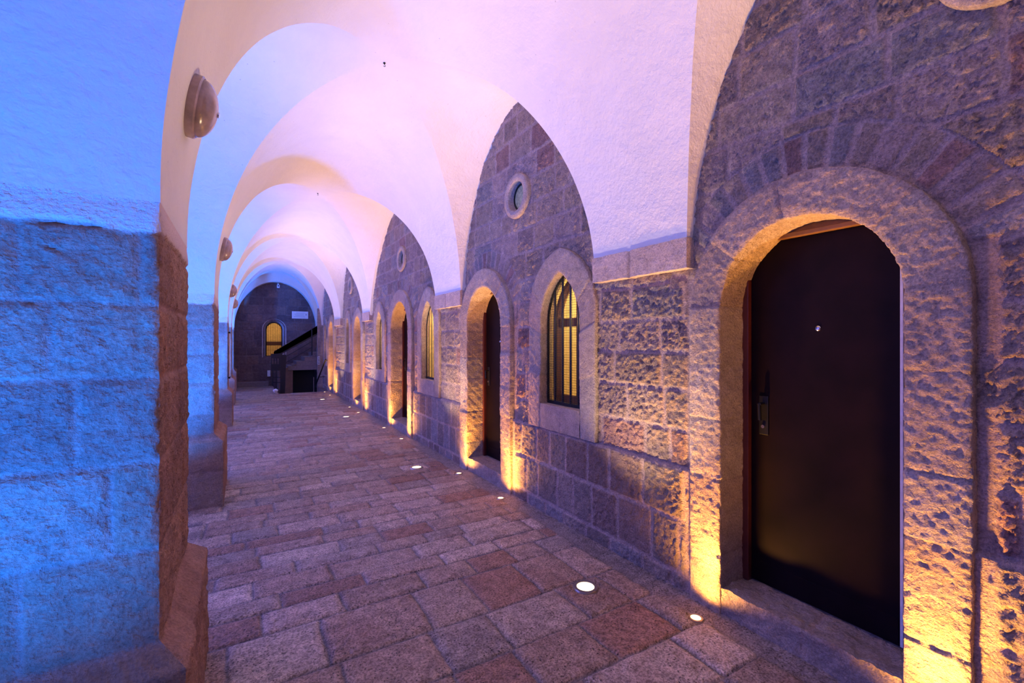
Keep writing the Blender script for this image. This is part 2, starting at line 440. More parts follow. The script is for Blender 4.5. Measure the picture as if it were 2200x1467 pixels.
BAYNAME = ['nearest', 'second', 'third', 'fourth', 'fifth']
DOORN = ['the nearest doorway', 'the second doorway, beside the first barred window', 'the third doorway, between two barred windows', 'the fourth doorway', 'the farthest doorway, just before the stairwell']
for i, (c, a) in enumerate(DOORS):
    res = [.008, .012, .02, .03, .04][i]
    inn = arch_pts(a, a+.005, 1.80, -.02, 40, 40); out = arch_pts(a+.21, a+.225, 1.80, -.02, 40, 40)
    r = random.Random(i+3); J = []
    hs = [.075, .15, .22, .275, .34, .42, .495, .575, .66, .725, .785, .85, .92]
    surround(c, inn, out, .22, [h+r.uniform(-.012, .012) for h in hs], 20+i, 'pale dressed stone arch around '+DOORN[i], res, amp=.0055)
    # step
    st = block('trim_%d' % (TRIM_N[0]+1), (XR-.035, c-a-.02, -.02), (XR+.24, c+a+.02, .16), 40+i, res, M_trim, 'xZ', tone=(.42, .35, .33), amp=.018, joint=[c-.02+r.uniform(-.1, .1)], kind='structure', label='worn stone step under '+DOORN[i])
    TRIM_N[0] += 1
    d = empty('door_%d' % (i+1), (XR+.21, c, .165), kind='structure', label='dark metal door in '+DOORN[i])
    x0 = XR+.20
    if i == 3:
        # the fourth doorway shows a stone-lined passage with the leaf set deep
        x0 = XR+.62
        block('passage_lining', (XR+.18, c-a-.01, 0), (x0+.05, c-a+.01, 2.3), 61, .05, M_trim, 'Y', d, tone=(.36, .29, .27))
        block('passage_lining', (XR+.18, c+a-.01, 0), (x0+.05, c+a+.01, 2.3), 62, .05, M_trim, 'y', d, tone=(.36, .29, .27))
        block('passage_lining', (XR+.18, c-a-.02, 2.22), (x0+.05, c+a+.02, 2.28), 63, .05, M_trim, 'z', d, tone=(.42, .36, .3))
        block('passage_lining', (XR+.2, c-a-.02, .0), (x0+.05, c+a+.02, .16), 64, .05, M_trim, 'Z', d, tone=(.36, .29, .27))
    b = B(); w_ = .04
    b.box((x0-.03, c+a-.035, .16), (x0+.06, c+a+.09, 2.30), .004); b.done('door_frame', M_frame if i else M_frame, d)
    b = B(); b.box((x0-.012, c-a-.09, .16), (x0+.06, c-a-.012 if i else c-a+.077, 2.30), .004); b.done('door_frame', M_frame, d)
    b = B(); b.box((x0-.05, c-a-.07, 2.175), (x0-.012, c+a+.07, 2.20), .003); b.box((x0-.035, c-a-.07, 2.20), (x0+.06, c+a+.07, 2.34), .003); b.done('lintel', M_wood, d, label='brown wooden lintel')
    b = B(); b.box((x0, c-a-.012, .17), (x0+.045, c+a-.036, 2.195), .004)
    b.box((x0-.004, c-a+.10, .185), (x0, c+a-.05, .30), .001)
    leaf = b.done('door_leaf', M_door, d, label='dark brown steel leaf')
    if i == 0:
        b = B(); b.box((x0-.020, c-a+.077, .18), (x0-.002, c-a+.090, 2.10), .002); b.done('seal_strip', M_strip, d, label='pale strip')
    # lock plate, handle, spyhole on the leaf
    yh = c+a-.115
    b = B(); b.box((x0-.007, yh-.028, 1.05), (x0-.0005, yh+.028, 1.28), .004); b.done('lock_plate', M_iron, leaf)
    b = B(); b.cyl((x0-.007, yh, 1.235), (x0-.05, yh, 1.235), .009); b.cyl((x0-.045, yh+.004, 1.235), (x0-.045, yh-.0, 1.14), .010); b.done('handle', M_iron, leaf, smooth=True)
    b = B(); b.cyl((x0-.008, yh, 1.10), (x0-.016, yh, 1.10), .010, 16); b.done('lock_cylinder', M_chrome, leaf, smooth=True)
    if i in (0, 1):
        ys_ = c+.02; zs_ = 1.67 if i == 0 else 1.6
        T = Matrix.Translation((x0, ys_, zs_)) @ Matrix.Rotation(-PI/2, 4, 'Y')
        B().lathe([(.013, 0), (.014, .004), (.011, .006), (.007, .004), (.0065, .002), (0, .002)], T, 24).done('spyhole', M_chrome, leaf, smooth=True)

WINN = ['the barred lancet window beside the second doorway', 'the barred lancet window on the near side of the third doorway', 'the narrow barred window on the far side of the third doorway', 'the small dim window past the fourth doorway', 'the farthest slit window on the right wall']
def lancet_outline(a, rise, zs, z0, n=18):
    P = arch_pts(a, rise, zs, z0, 2, n); return P
for i, (c, a) in enumerate(WINS):
    res = [.010, .016, .03, .04, .05][i]
    zi0, zo0 = 1.02, .795
    rise_i = a+.165
    inn = arch_pts(a, rise_i, 2.215-rise_i, zo0, 30, 36); ro = a+.20+.09; out = arch_pts(a+.20, ro, 2.43-ro, zo0, 30, 36)
    surround(c, inn, out, .10, [.15, .27, .36, .45, .545, .64, .73, .85], 50+i, 'pale pointed stone frame around '+WINN[i], res, amp=.004, proj=.042)
    block('trim_%d' % (TRIM_N[0]+1), (XR-.040, c-a-.01, zo0), (XR+.12, c+a+.01, zi0), 70+i, res, M_trim, 'xZz', tone=(.47, .39, .36), amp=.005, joint=[c-.03], kind='structure', label='stone sill block beneath '+WINN[i]); TRIM_N[0] += 1
    wd = empty('window_%d' % (i+1), (XR+.07, c, zi0), kind='structure', label=WINN[i])
    xg = XR+.055
    O = lancet_outline(a-.004, rise_i-.004, 2.215-rise_i, zi0, 18); pts = [(xg, c+y, z) for y, z in O]
    # iron grille: edge frame, bottom rail, upright bars
    b = B()
    for p, q in zip(pts[:-1], pts[1:]):
        if (Vector(p)-Vector(q)).length > 1e-5:
            b.cyl(p, q, .013 if i < 1 else .008, 6)
    b.box((xg-.014, c-a, zi0), (xg+.014, c+a, zi0+.03), .003); b.done('grille_frame', M_iron, wd, label='black iron edge of the grille')
    def top_at(dy):
        Z = [z for y, z in O]; k = len(O)//2
        ys2 = np.array([y for y, z in O[:k+1]])[::-1]; zs2 = np.array([z for y, z in O[:k+1]])[::-1]
        return float(np.interp(abs(dy), ys2[ys2 < 9], zs2))
    for k in range(4 if i < 2 else 3):
        n_ = 4 if i < 2 else 3
        dy = -a+2*a*(k+1)/(n_+1)
        b = B(); b.cyl((xg, c+dy, zi0), (xg, c+dy, top_at(dy)), .0115 if i == 0 else .0055, 8); b.done('bar', M_iron, wd, smooth=True)
    if i == 0:
        b = B(); N = 26
        for k in range(N+1):
            dy = -a+2*a*k/N; r_ = .0012
            b.box((xg-.018-r_, c+dy-r_, zi0+.01), (xg-.018+r_, c+dy+r_, top_at(dy)))
        zz = zi0+.02
        while zz < 2.2:
            hw = a if zz < 2.215-rise_i else max(0, float(np.interp(zz, [z for y, z in O[:len(O)//2+1]], [y for y, z in O[:len(O)//2+1]])))
            if hw > .01: b.box((xg-.0195, c-hw, zz-.0012), (xg-.0175, c+hw, zz+.0012))
            zz += .022
        b.done('wire_mesh', M_iron, wd, label='fine wire mesh over the bars')
    # wooden casement behind the grille
    xc = XR+.23
    if i < 3:
        b = B(); t = .040 if i == 0 else .028
        for p, q in zip(O[:-1], O[1:]):
            if abs(p[0]-q[0])+abs(p[1]-q[1]) > 1e-5:
                b.tube([(xc, c+p[0]*1.25, p[1]+.03), (xc, c+q[0]*1.25, q[1]+.03)], t, 6)
        b.box((xc-.025, c-a*1.25, zi0-.01), (xc+.025, c+a*1.25, zi0+.07), .004)
        b.box((xc-.03, c-.045, zi0), (xc+.03, c+.045, 2.1), .004)
        b.box((xc-.025, c-a*1.25, 1.74), (xc+.025, c+a*1.25, 1.82), .004)
        b.done('casement', M_wood, wd, label='brown wooden casement')
        b = B(); b.box((xc-.003, c-a*1.2, zi0+.02), (xc+.003, c+a*1.2, 2.2)); b.done('pane', M_glass, wd)
    # the lit room behind
    b = B(); A0 = (XR+.10, c-a-.0, .96); A1 = (XR+1.0, c+a+.25, 2.5)
    y0, y1 = c-a-.12, c+a+.12; X0, X1 = XR+.085, XR+1.1; z0, z1 = .94, 2.5
    b.poly([(X1, y0, z0), (X1, y1, z0), (X1, y1, z1), (X1, y0, z1)]); b.poly([(X0, y0, z0), (X1, y0, z0), (X1, y0, z1), (X0, y0, z1)])
    b.poly([(X0, y1, z0), (X1, y1, z0), (X1, y1, z1), (X0, y1, z1)]); b.poly([(X0, y0, z0), (X0, y1, z0), (X1, y1, z0), (X1, y0, z0)]); b.poly([(X0, y0, z1), (X0, y1, z1), (X1, y1, z1), (X1, y0, z1)])
    b.done('niche', M_inner, wd, label='lamplit yellow plaster behind the bars')
    if i < 3: light('room_lamp', 'POINT', (XR+.70, c-.05, 2.0), (XR, c, 1), 14.0, (1, .68, .28), wd, shadow_soft_size=.06)
    light('room_lamp', 'POINT', (XR+.14, c-a-.06, 1.80), (XR, c, 1), 8.0 if i == 0 else 11.0 if i < 3 else 2.5, (1, .68, .28), wd, shadow_soft_size=.06)  # extra lamp hidden at the near side, added to brighten the niche's far side

for i, (c, cz) in enumerate(OCULI):
    # projecting stone ring and old glass
    n = 64; V = []; C = []; rows = [(.228, XR+.02), (.228, XR-.03), (.222, XR-.048), (.19, XR-.05), (.157, XR-.048), (.150, XR-.04), (.150, XR-.0), (.135, XR+.02), (.133, XR+.07)]
    for r, x in rows:
        t = np.linspace(0, 2*PI, n+1)
        yy = c+r*np.cos(t); zz = cz+r*np.sin(t); nz = .004*fbm(yy, zz, 24, i+5)
        V.append(np.stack([x-nz, yy, zz], 1)); C.append(np.tile([.50, .43, .40], (n+1, 1)))
    me = raw_mesh('ring', np.concatenate(V), grid_faces(len(rows), n+1), np.concatenate(C))
    TRIM_N[0] += 1
    link(me, 'trim_%d' % TRIM_N[0], M_trim, kind='structure', label='round stone ring high on the wall above '+DOORN[min(i, 3)])
    wd = empty('window_%d' % (6+i), (XR+.06, c, cz), kind='structure', label='small round window high in the wall above '+DOORN[min(i, 3)])
    T = Matrix.Translation((XR+.026, c, cz)) @ Matrix.Rotation(-PI/2, 4, 'Y')
    B().lathe([(.136, -.01), (.136, .01), (.122, .01), (.118, 0)], T, 40).done('window_frame', M_iron, wd, smooth=True)
    B().lathe([(.122, .0), (.06, .002), (0, .003)], T, 40).done('pane', M_frost, wd, smooth=True)

# ------------------------------------------------------------------ imposts on the right
PIERS_R = [(-1.61, -.74), (1.89, 2.75), (5.30, 6.17), (10.10, 10.77), (13.48, 14.50)]
for i, (y0, y1) in enumerate(PIERS_R):
    block('trim_%d' % (TRIM_N[0]+1), (XV-.016, y0-.012, ZI), (XR+.03, y1+.012, 2.25), 90+i, .012 if i < 3 else .04, M_trim, 'xyYz', tone=(.66, .54, .51), amp=.004, joint=[(y0+y1)/2+.05], kind='structure', label='unplastered stone impost under the vault, %s along the right wall' % BAYNAME[i]); TRIM_N[0] += 1

# ------------------------------------------------------------------ the vault
def Pn(t, n):
    t = np.clip(t, 0, 1); return (1-(1-t)**n)**(1/n)
def build_vault():
    N = 44
    al = np.linspace(0, PI/2, N+1); th = 1-np.cos(al); TX = np.concatenate([th, th[-2::-1]])
    half = (XV-XL)/2; X = np.concatenate([XL+half*th, (XV-half*th)[-2::-1]])
    ext = np.linspace(-1.12, XL, 14)[:-1]
    V = []; F = []; off = 0
    def add(P, split=None):
        nonlocal off
        n, m = P.shape[:2]; V.append(P.reshape(-1, 3))
        i, j = np.meshgrid(np.arange(n-1), np.arange(m-1), indexing='ij'); a = (i*m+j)+off
        if split is None: split = np.zeros(a.shape, bool)
        s = split; A = a; Bq = a+m; Cq = a+m+1; D = a+1
        t1 = np.where(s[..., None], np.stack([A, Bq, D], -1), np.stack([A, Bq, Cq], -1)); t2 = np.where(s[..., None], np.stack([Bq, Cq, D], -1), np.stack([A, Cq, D], -1))
        F.append(t1.reshape(-1, 3)); F.append(t2.reshape(-1, 3)); off += n*m
    # rows along y, columns along x
    prev = None; secs = []
    for k, (a, b, n) in enumerate(BAYS):
        if k: secs.append(('p', BAYS[k-1][1], a, 2))
        secs.append(('b', a, b, n))
    secs.append(('p', 18.30, 18.62, 2))
    for kind, a, b, nb in secs:
        if kind == 'p':
            ny = max(2, int((b-a)/.12)+1); Y = np.linspace(a, b, ny)
            YY, XX = np.meshgrid(Y, X, indexing='ij'); Z = ZI+RISE*Pn(np.tile(TX, (ny, 1)), 2)
            if b > 18.5: Z = ZI+RISE*.84*Pn(np.tile(TX, (ny, 1)), 2)
            add(np.stack([XX, YY, Z], -1))
            if b > 18.5:   # the step down to the lower end arch
                top = ZI+RISE*Pn(TX, 2); lo = ZI+RISE*.84*Pn(TX, 2)
                add(np.stack([np.stack([X, np.full(X.shape, a), top], -1), np.stack([X, np.full(X.shape, a), lo], -1)], 0))
        else:
            hb = (b-a)/2; Y = np.concatenate([a+hb*th, (b-hb*th)[-2::-1]]); TY = TX
            ty, tx = np.meshgrid(TY, TX, indexing='ij'); YY, XX = np.meshgrid(Y, X, indexing='ij')
            right = XX > (XL+XV)/2
            n = np.where(right & (ty > tx), 2+(nb-2)*(1-tx/np.maximum(ty, 1e-6)), 2.0)
            m = np.maximum(tx, ty); Z = ZI+RISE*(1-(1-m)**n)**(1/n)
            i, j = np.meshgrid(np.arange(2*N), np.arange(2*N), indexing='ij')
            add(np.stack([XX, YY, Z], -1), ((i < N) != (j < N)))
            ty2, xe = np.meshgrid(TY, np.concatenate([ext, [XL]]), indexing='ij'); Y2 = np.meshgrid(Y, np.concatenate([ext, [XL]]), indexing='ij')[0]
            add(np.stack([xe, Y2, ZI+RISE*Pn(ty2, 2)], -1))
            # rim at the lunette wall
            xr = np.array([XV, XV+.03, XR+.03]); zr = ZI+RISE*Pn(TY, nb)
            Yr, Xr_ = np.meshgrid(Y, xr, indexing='ij'); Zr = np.repeat(zr[:, None], 3, 1)
            add(np.stack([Xr_, Yr, Zr], -1))
    V = np.concatenate(V); F = np.concatenate(F)
    # hand-laid plaster is never quite even
    q = V; amp = .012*np.clip((q[:, 2]-ZI)/.3, 0, 1)
    V = q+np.stack([amp*fbm(q[:, 1], q[:, 2], 1.6, 31)*np.where(q[:, 0] < XV-.02, 1, 0), amp*fbm(q[:, 0]+q[:, 2], q[:, 2], 1.8, 33), amp*fbm(q[:, 0], q[:, 1], 1.7, 35)], 1)
    me = raw_mesh('ceiling', V, F)
    bm = bmesh.new(); bm.from_mesh(me); bmesh.ops.remove_doubles(bm, verts=bm.verts, dist=.0008); bmesh.ops.recalc_face_normals(bm, faces=bm.faces); bm.to_mesh(me); bm.free()
    me.polygons.foreach_set('use_smooth', np.ones(len(me.polygons), bool))
    try: me.set_sharp_from_angle(angle=math.radians(24))
    except Exception: pass
    return link(me, 'ceiling', M_plaster, kind='structure', label='white plastered groin vault over the passage')
build_vault()

# ------------------------------------------------------------------ left piers
def pier_mat():
    m = stone_mat('pier_stone', .006, .4, .8, .3, plaster=True)
    return m
M_pier = pier_mat()
PIERS_L = [(-1.61, -.74), (1.89, 2.75), (5.30, 6.17), (10.10, 10.77), (13.48, 14.50), (17.06, 18.62)]
WHITE = np.array([.80, .78, .77])
def build_pier(i, y0, y1, res):
    x0 = -1.12; zt = ZI+.001
    zs = np.linspace(-.02, zt, int(zt/res)+2)
    nx = max(6, int((XL-x0)/res)); ny = max(6, int((y1-y0)/res))
    # perimeter: near face, passage face, far face
    per = [('n', t) for t in np.linspace(0, 1, nx)]+[('e', t) for t in np.linspace(0, 1, ny)]+[('f', t) for t in np.linspace(0, 1, nx)]
    edges = [0, .34, .60, .915, 1.205, 1.48, 1.72, 1.965, 2.3] if i == 1 else [0, .34, .655, .90, 1.20, 1.48, 1.72, 1.98, 2.3]
    Ls = {k: Layout(edges, -3, 22, .28, .5, 200+i*3+j) for j, k in enumerate('nef')}
    V = []; C = []
    off = .078*(1-sstep(0, 1, (zs-.635)/.07)*1.0); zb_, zt_ = (.54, .61) if i == 1 else (.635, .705)
    off = np.where(zs < zb_, .078, np.where(zs > zt_, 0, .078*(1-(zs-zb_)/(zt_-zb_))))
    for kind, t in per:
        X1 = XL+off; Y0 = y0-off; Y1 = y1+off
        if kind == 'n': x = x0+(X1-x0)*t; y = Y0; nrm = (0, -1); u = np.full(zs.shape, x0+(XL-x0)*t); dc = (1-t)*0+(XL-x0)*(1-t)
        elif kind == 'e': x = X1; y = Y0+(Y1-Y0)*t; nrm = (1, 0); u = np.full(zs.shape, y0+(y1-y0)*t); dc = min(t, 1-t)*(y1-y0)
        else: x = X1+(x0-X1)*t; y = Y1; nrm = (0, 1); u = np.full(zs.shape, XL+(x0-XL)*t); dc = (XL-x0)*t
        x = np.broadcast_to(x, zs.shape).astype(float); y = np.broadcast_to(y, zs.shape).astype(float)
        sid, d = Ls[kind](u, zs, .010)
        pl = sstep(-.01, .01, zs-(1.965+.015*vnoise(u*5, u*0, i+3)+.02*vnoise(u*23, zs*20, 4)))
        mort = (1-sstep(.005, .016, d))*(1-pl)*.8
        rel = .009*fbm(u, zs, 20, 3, 4)+.006*chips(u, zs, 34, 2)+.004*sstep(0, .05, d)+.006*(sr(sid, 8)-.5)
        h = (1-mort)*rel-mort*.006+.006*fbm(u, zs, 2.0, 8)
        h = h*(1-pl)+pl*(.006+.006*fbm(u, zs, 6, 12, 4))
        h = h*(1-sstep(1.99, 2.055, zs))
        fade = np.clip(dc/.02, 0, 1)**.5; chip = -.010*np.clip(1-dc/.014, 0, 1)*(.25+1.3*np.abs(vnoise(zs*26, zs*0+i, 5))*2)
        h = h*fade+chip
        # corner points of both faces coincide: move them along both normals
        if dc < 1e-6:
            c2 = -.010*(.25+2.6*np.abs(vnoise(zs*26, zs*0+i, 5)))*.5
            sy = -1 if (kind == 'n' or (kind == 'e' and t < .5)) else 1
            V.append(np.stack([x+c2, y+sy*c2, zs], 1))
        else:
            V.append(np.stack([x+nrm[0]*h, y+nrm[1]*h, zs], 1))
        tn = tones(sid+i*400, [(np.array([.52, .42, .36]), .5), (np.array([.45, .35, .31]), .3), (np.array([.50, .37, .30]), .2)], 2, .12)
        c = .80*tn*(1-mort[:, None])+MORT*.95*mort[:, None]
        if kind == 'e': c = c*np.array([1.05, .80, .70])       # passage face tinted browner: its warm bounce light put into the colour
        c = c*(1-pl[:, None])+(WHITE if kind != 'e' else np.array([.76, .62, .60]))*pl[:, None]  # plaster on the passage face pinkened for the same warm light
        C.append(c)
    V = np.stack(V, 0); C = np.stack(C, 0)
    me = raw_mesh('pillar', V.reshape(-1, 3), grid_faces(len(per), len(zs)), C.reshape(-1, 3))
    try: me.set_sharp_from_angle(angle=math.radians(50))
    except Exception: pass
    return link(me, 'pillar', M_pier, kind='structure', label=['stone arcade pier behind the viewpoint', 'large blue-lit arcade pier in the left foreground', 'second arcade pier on the left, with a stepped base', 'third arcade pier on the left', 'fourth arcade pier on the left', 'last arcade pier against the end wall'][i])
for i, (a, b) in enumerate(PIERS_L): build_pier(i, a, b, [.1, .0085, .016, .03, .04, .05][i])

# ------------------------------------------------------------------ floor
def floor_field(x, y):
    r = random.Random(5); e = [-5.0]
    while e[-1] < 19.0:
        yy = e[-1]; e.append(yy+(r.uniform(.33, .44) if yy < 2.45 else r.uniform(.165, .255)))
    L = Layout(e, -1.6, 2.7, .27, .62, 77)
    sid, d = L(x, y+.03*fbm(x, y, .9, 41), .014)
    edge = sstep(2.235, 2.27, x+.03*vnoise(y*3, y*0, 6)+.015*vnoise(y*14, y*0, 7))
    d = d*(1-edge)
    # the ground lamps sit in round holes cut in the slabs
    mort = 1-sstep(.003, .013, d+.006*fbm(x, y, 25, 3))
    rel = .0045*fbm(x, y, 5, 21, 4)+.0022*fbm(x, y, 40, 22, 3)-.004*np.clip(fbm(x, y, 28, 25, 2)-.12, 0, 1)*4*(sr(sid, 7) > .55)
    h = (1-mort)*(rel+.006*sstep(0, .04, d)+.008*(sr(sid, 6)-.5)+.01*(sr(sid, 9)-.5)*vnoise(x*2, y*2, 1))-mort*.007
    h = np.where(edge > 0, h*(1-edge)+edge*(-.002+.012*(x-2.25)/.2+.003*fbm(x, y, 12, 9)), h)
    pal = [(np.array([.56, .46, .40]), .30), (np.array([.49, .38, .32]), .25), (np.array([.68, .60, .54]), .12), (np.array([.42, .27, .22]), .12), (np.array([.44, .39, .37]), .19)]
    c = tones(sid, pal, 11, .13)
    stain = sstep(.02, .3, fbm(x, y, 3.5, 61, 4)); c = c*(1-.35*stain[..., None])+np.array([.42, .23, .17])*.35*stain[..., None]
    c = c*(1-mort[..., None])+np.array([.26, .25, .28])*mort[..., None]
    c = c*(1-edge[..., None])+np.array([.34, .31, .32])*edge[..., None]
    return h, c
SMALL = [(2.255, .70), (2.257, 1.722), (2.27, 4.056), (2.262, 5.076), (2.25, 7.355), (2.26, 8.461), (2.25, 10.578), (2.25, 11.548), (2.25, 14.423), (2.25, 15.436)]
BIG = [(1.915, -1.18), (1.925, 2.307), (1.908, 5.594), (1.90, 10.107), (1.908, 13.481)]
def build_floor():
    def seg(a, b, st):
        n = max(2, int(round((b-a)/st))+1); return np.linspace(a, b, n)
    V = []; F = []; C = []; off = 0
    parts = [(seg(-1.2, -.3, .05), seg(-4.2, 15.6, .08)), (seg(-.3, 2.5, .05), seg(-4.2, .9, .05)), (seg(-.3, 2.5, .0085), seg(.9, 3.1, .0085)), (seg(-.3, 2.5, .012), seg(3.1, 6.0, .014)), (seg(-.3, 2.5, .02), seg(6.0, 15.6, .03)), (seg(-1.2, .95, .04), seg(15.6, 18.65, .05))]
    for xs, ys in parts:
        X, Y = np.meshgrid(xs, ys, indexing='ij'); h, c = floor_field(X, Y)
        hole = np.zeros(X.shape, bool)
        for x, y in SMALL:
            rr = np.hypot(X-x, Y-y); h = np.where(rr < .05, -.004, h)
        for x, y in BIG:
            rr = np.hypot(X-x, Y-y); h = np.where(rr < .10, -.006, h)
        V.append(np.stack([X, Y, h], -1).reshape(-1, 3)); C.append(c.reshape(-1, 3)); F.append(grid_faces(len(xs), len(ys), off)); off += X.size
    # skirts into the stair pit
    me = raw_mesh('floor', np.concatenate(V), np.concatenate(F), np.concatenate(C))
    link(me, 'floor', M_floor, kind='structure', label='worn limestone slab floor of the passage')
    xs = seg(-14, -1.18, .5); ys = seg(-14, 24, .5); X, Y = np.meshgrid(xs, ys, indexing='ij')
    me = raw_mesh('ground', np.stack([X, Y, X*0-.004], -1).reshape(-1, 3), grid_faces(len(xs), len(ys)), np.tile([.42, .36, .33], (X.size, 1)))
    link(me, 'ground', M_floor, kind='structure', label='paved courtyard outside the arcade')
build_floor()

# ------------------------------------------------------------------ ground lamps
LS = ['small round ground light by the near foot of the nearest doorway', 'small round ground light by the far foot of the nearest doorway, before its step', 'small round ground light by the near foot of the second doorway', 'small round ground light by the far foot of the second doorway',
      'small round ground light by the near foot of the third doorway', 'small round ground light by the far foot of the third doorway', 'small round ground light by the near foot of the fourth doorway', 'small round ground light by the far foot of the fourth doorway',
      'small round ground light by the near foot of the farthest doorway', 'small round ground light by the far foot of the farthest doorway, next to the stairwell']
LB = ['large round floor uplight behind the viewpoint', 'largest round floor uplight, set in the slabs before the nearest impost', 'large round floor uplight out from the wall between the second and third doorways', 'large round floor uplight out from the wall between the third and fourth doorways', 'large round floor uplight farthest down the passage']
for k, (x, y) in enumerate(SMALL):
    o = empty('ground_light', (x, y, 0), label=LS[k], category='ground light', group='small wall-washing lights along the foot of the wall')
    T = Matrix.Translation((x, y, 0))
    B().lathe([(.028, .002), (.030, .006), (.040, .005), (.044, -.006)], T, 28).done('rim', M_steel, o, smooth=True)
    B().lathe([(.029, .003), (.02, .0055), (0, .0065)], T, 24).done('lens', M_glow, o, smooth=True)
    light('spot', 'SPOT', (x, y, .012), (x+.14, y, 1.2), P_SMALL*.75, WARM, o, spot_size=math.radians(150), spot_blend=.9, shadow_soft_size=.02)
    light('beam', 'SPOT', (x, y, .012), (x+.12, y, 2.2), P_SMALL*2.6, WARM, o, spot_size=math.radians(74), spot_blend=.9, shadow_soft_size=.02)
for k, (x, y) in enumerate(BIG):
    o = empty('floor_uplight', (x, y, 0), label=LB[k], category='floor light', group='wide vault-washing lights in the floor slabs')
    T = Matrix.Translation((x, y, 0))
    B().lathe([(.056, .002), (.058, .006), (.078, .006), (.084, -.006)], T, 36).done('rim', M_steel, o, smooth=True)
    B().lathe([(.057, .003), (.03, .006), (0, .007)], T, 32).done('lens', M_glowb, o, smooth=True)
    light('spot', 'SPOT', (x, y, .014), (x-.22, y, 3), P_BIG, WARM2, o, spot_size=math.radians(96), spot_blend=.6, shadow_soft_size=.04)

# ------------------------------------------------------------------ bulkhead lamps on the piers
BL = ['round domed wall lamp, unlit, high on the foreground pier', 'round domed wall lamp high on the second pier', 'small round wall lamp high on the third pier', 'smallest round wall lamp, high on the fourth pier']
proto = None
def tree_copy(o, parent=None):
    c = o.copy(); COL.objects.link(c)
    if parent: c.parent = parent
    for ch in o.children: tree_copy(ch, c)
    return c
for k, y in enumerate([2.33, 5.78, 10.45, 13.98]):
    z = 2.59; sa = (z-ZI)/RISE; a_ = math.asin(sa); half = (XV-XL)/2
    x = XL+half*(1-math.cos(a_)); tilt = math.atan2(half*math.sin(a_), RISE*math.cos(a_))
    if proto is None:
        o = empty('wall_lamp', (0, 0, 0)); T = Matrix.Rotation(PI/2, 4, 'Y')
        B().lathe([(.124, -.012), (.128, 0), (.128, .026), (.121, .032), (.117, .026)], T, 40).done('base', M_dome, o, smooth=True, label='painted round base')
        pr = [(.118*math.cos(t), .028+.066*math.sin(t)) for t in np.linspace(0, PI/2, 12)]; pr[-1] = (0, pr[-1][1])
        B().lathe(pr, T, 40).done('glass_dome', M_dome, o, smooth=True, label='dusty glass dome')
        b = B(); b.lathe([(.012, .092), (.012, .099), (0, .10)], T, 12); b.done('cap_screw', M_chrome, o, smooth=True)
        proto = o
    else: o = tree_copy(proto)
    o.location = (x+.004, y, z); o.rotation_euler = (0, tilt, 0)
    o['label'] = BL[k]; o['category'] = 'wall lamp'; o['group'] = 'domed wall lamps on the arcade piers'

for k, (y, nm) in enumerate([(4.03, 'small metal hook at the crown of the nearest full vault bay'), (8.14, 'small metal hook at the crown of the second vault bay')]):
    hk = empty('ceiling_hook', (1.08, y, ZI+RISE), label=nm, category='hook')
    zc = ZI+RISE-.002; b = B(); b.cyl((1.08, y, zc+.01), (1.08, y, zc-.006), .010, 12).cyl((1.08, y, zc-.005), (1.08, y, zc-.016), .003, 8)
    b.tube([(1.08+.008*math.sin(t), y, zc-.024+.008*math.cos(t)) for t in np.linspace(0, 4.4, 10)], .0025, 6); b.done('hook', M_iron, hk, smooth=True)
# framed board on the third pier
o = empty('notice_board', (XL+.0, 10.42, 1.0), label='narrow upright white board hung on the third pier', category='notice board')
B().box((XL+.012, 10.2, .92), (XL+.032, 10.66, 1.76), .002).done('panel', M_sign, o)
B().box((XL+.008, 10.185, 1.755), (XL+.038, 10.675, 1.785), .002).done('rail', M_iron, o)
B().box((XL+.008, 10.185, .895), (XL+.038, 10.675, .925), .002).done('rail', M_iron, o)

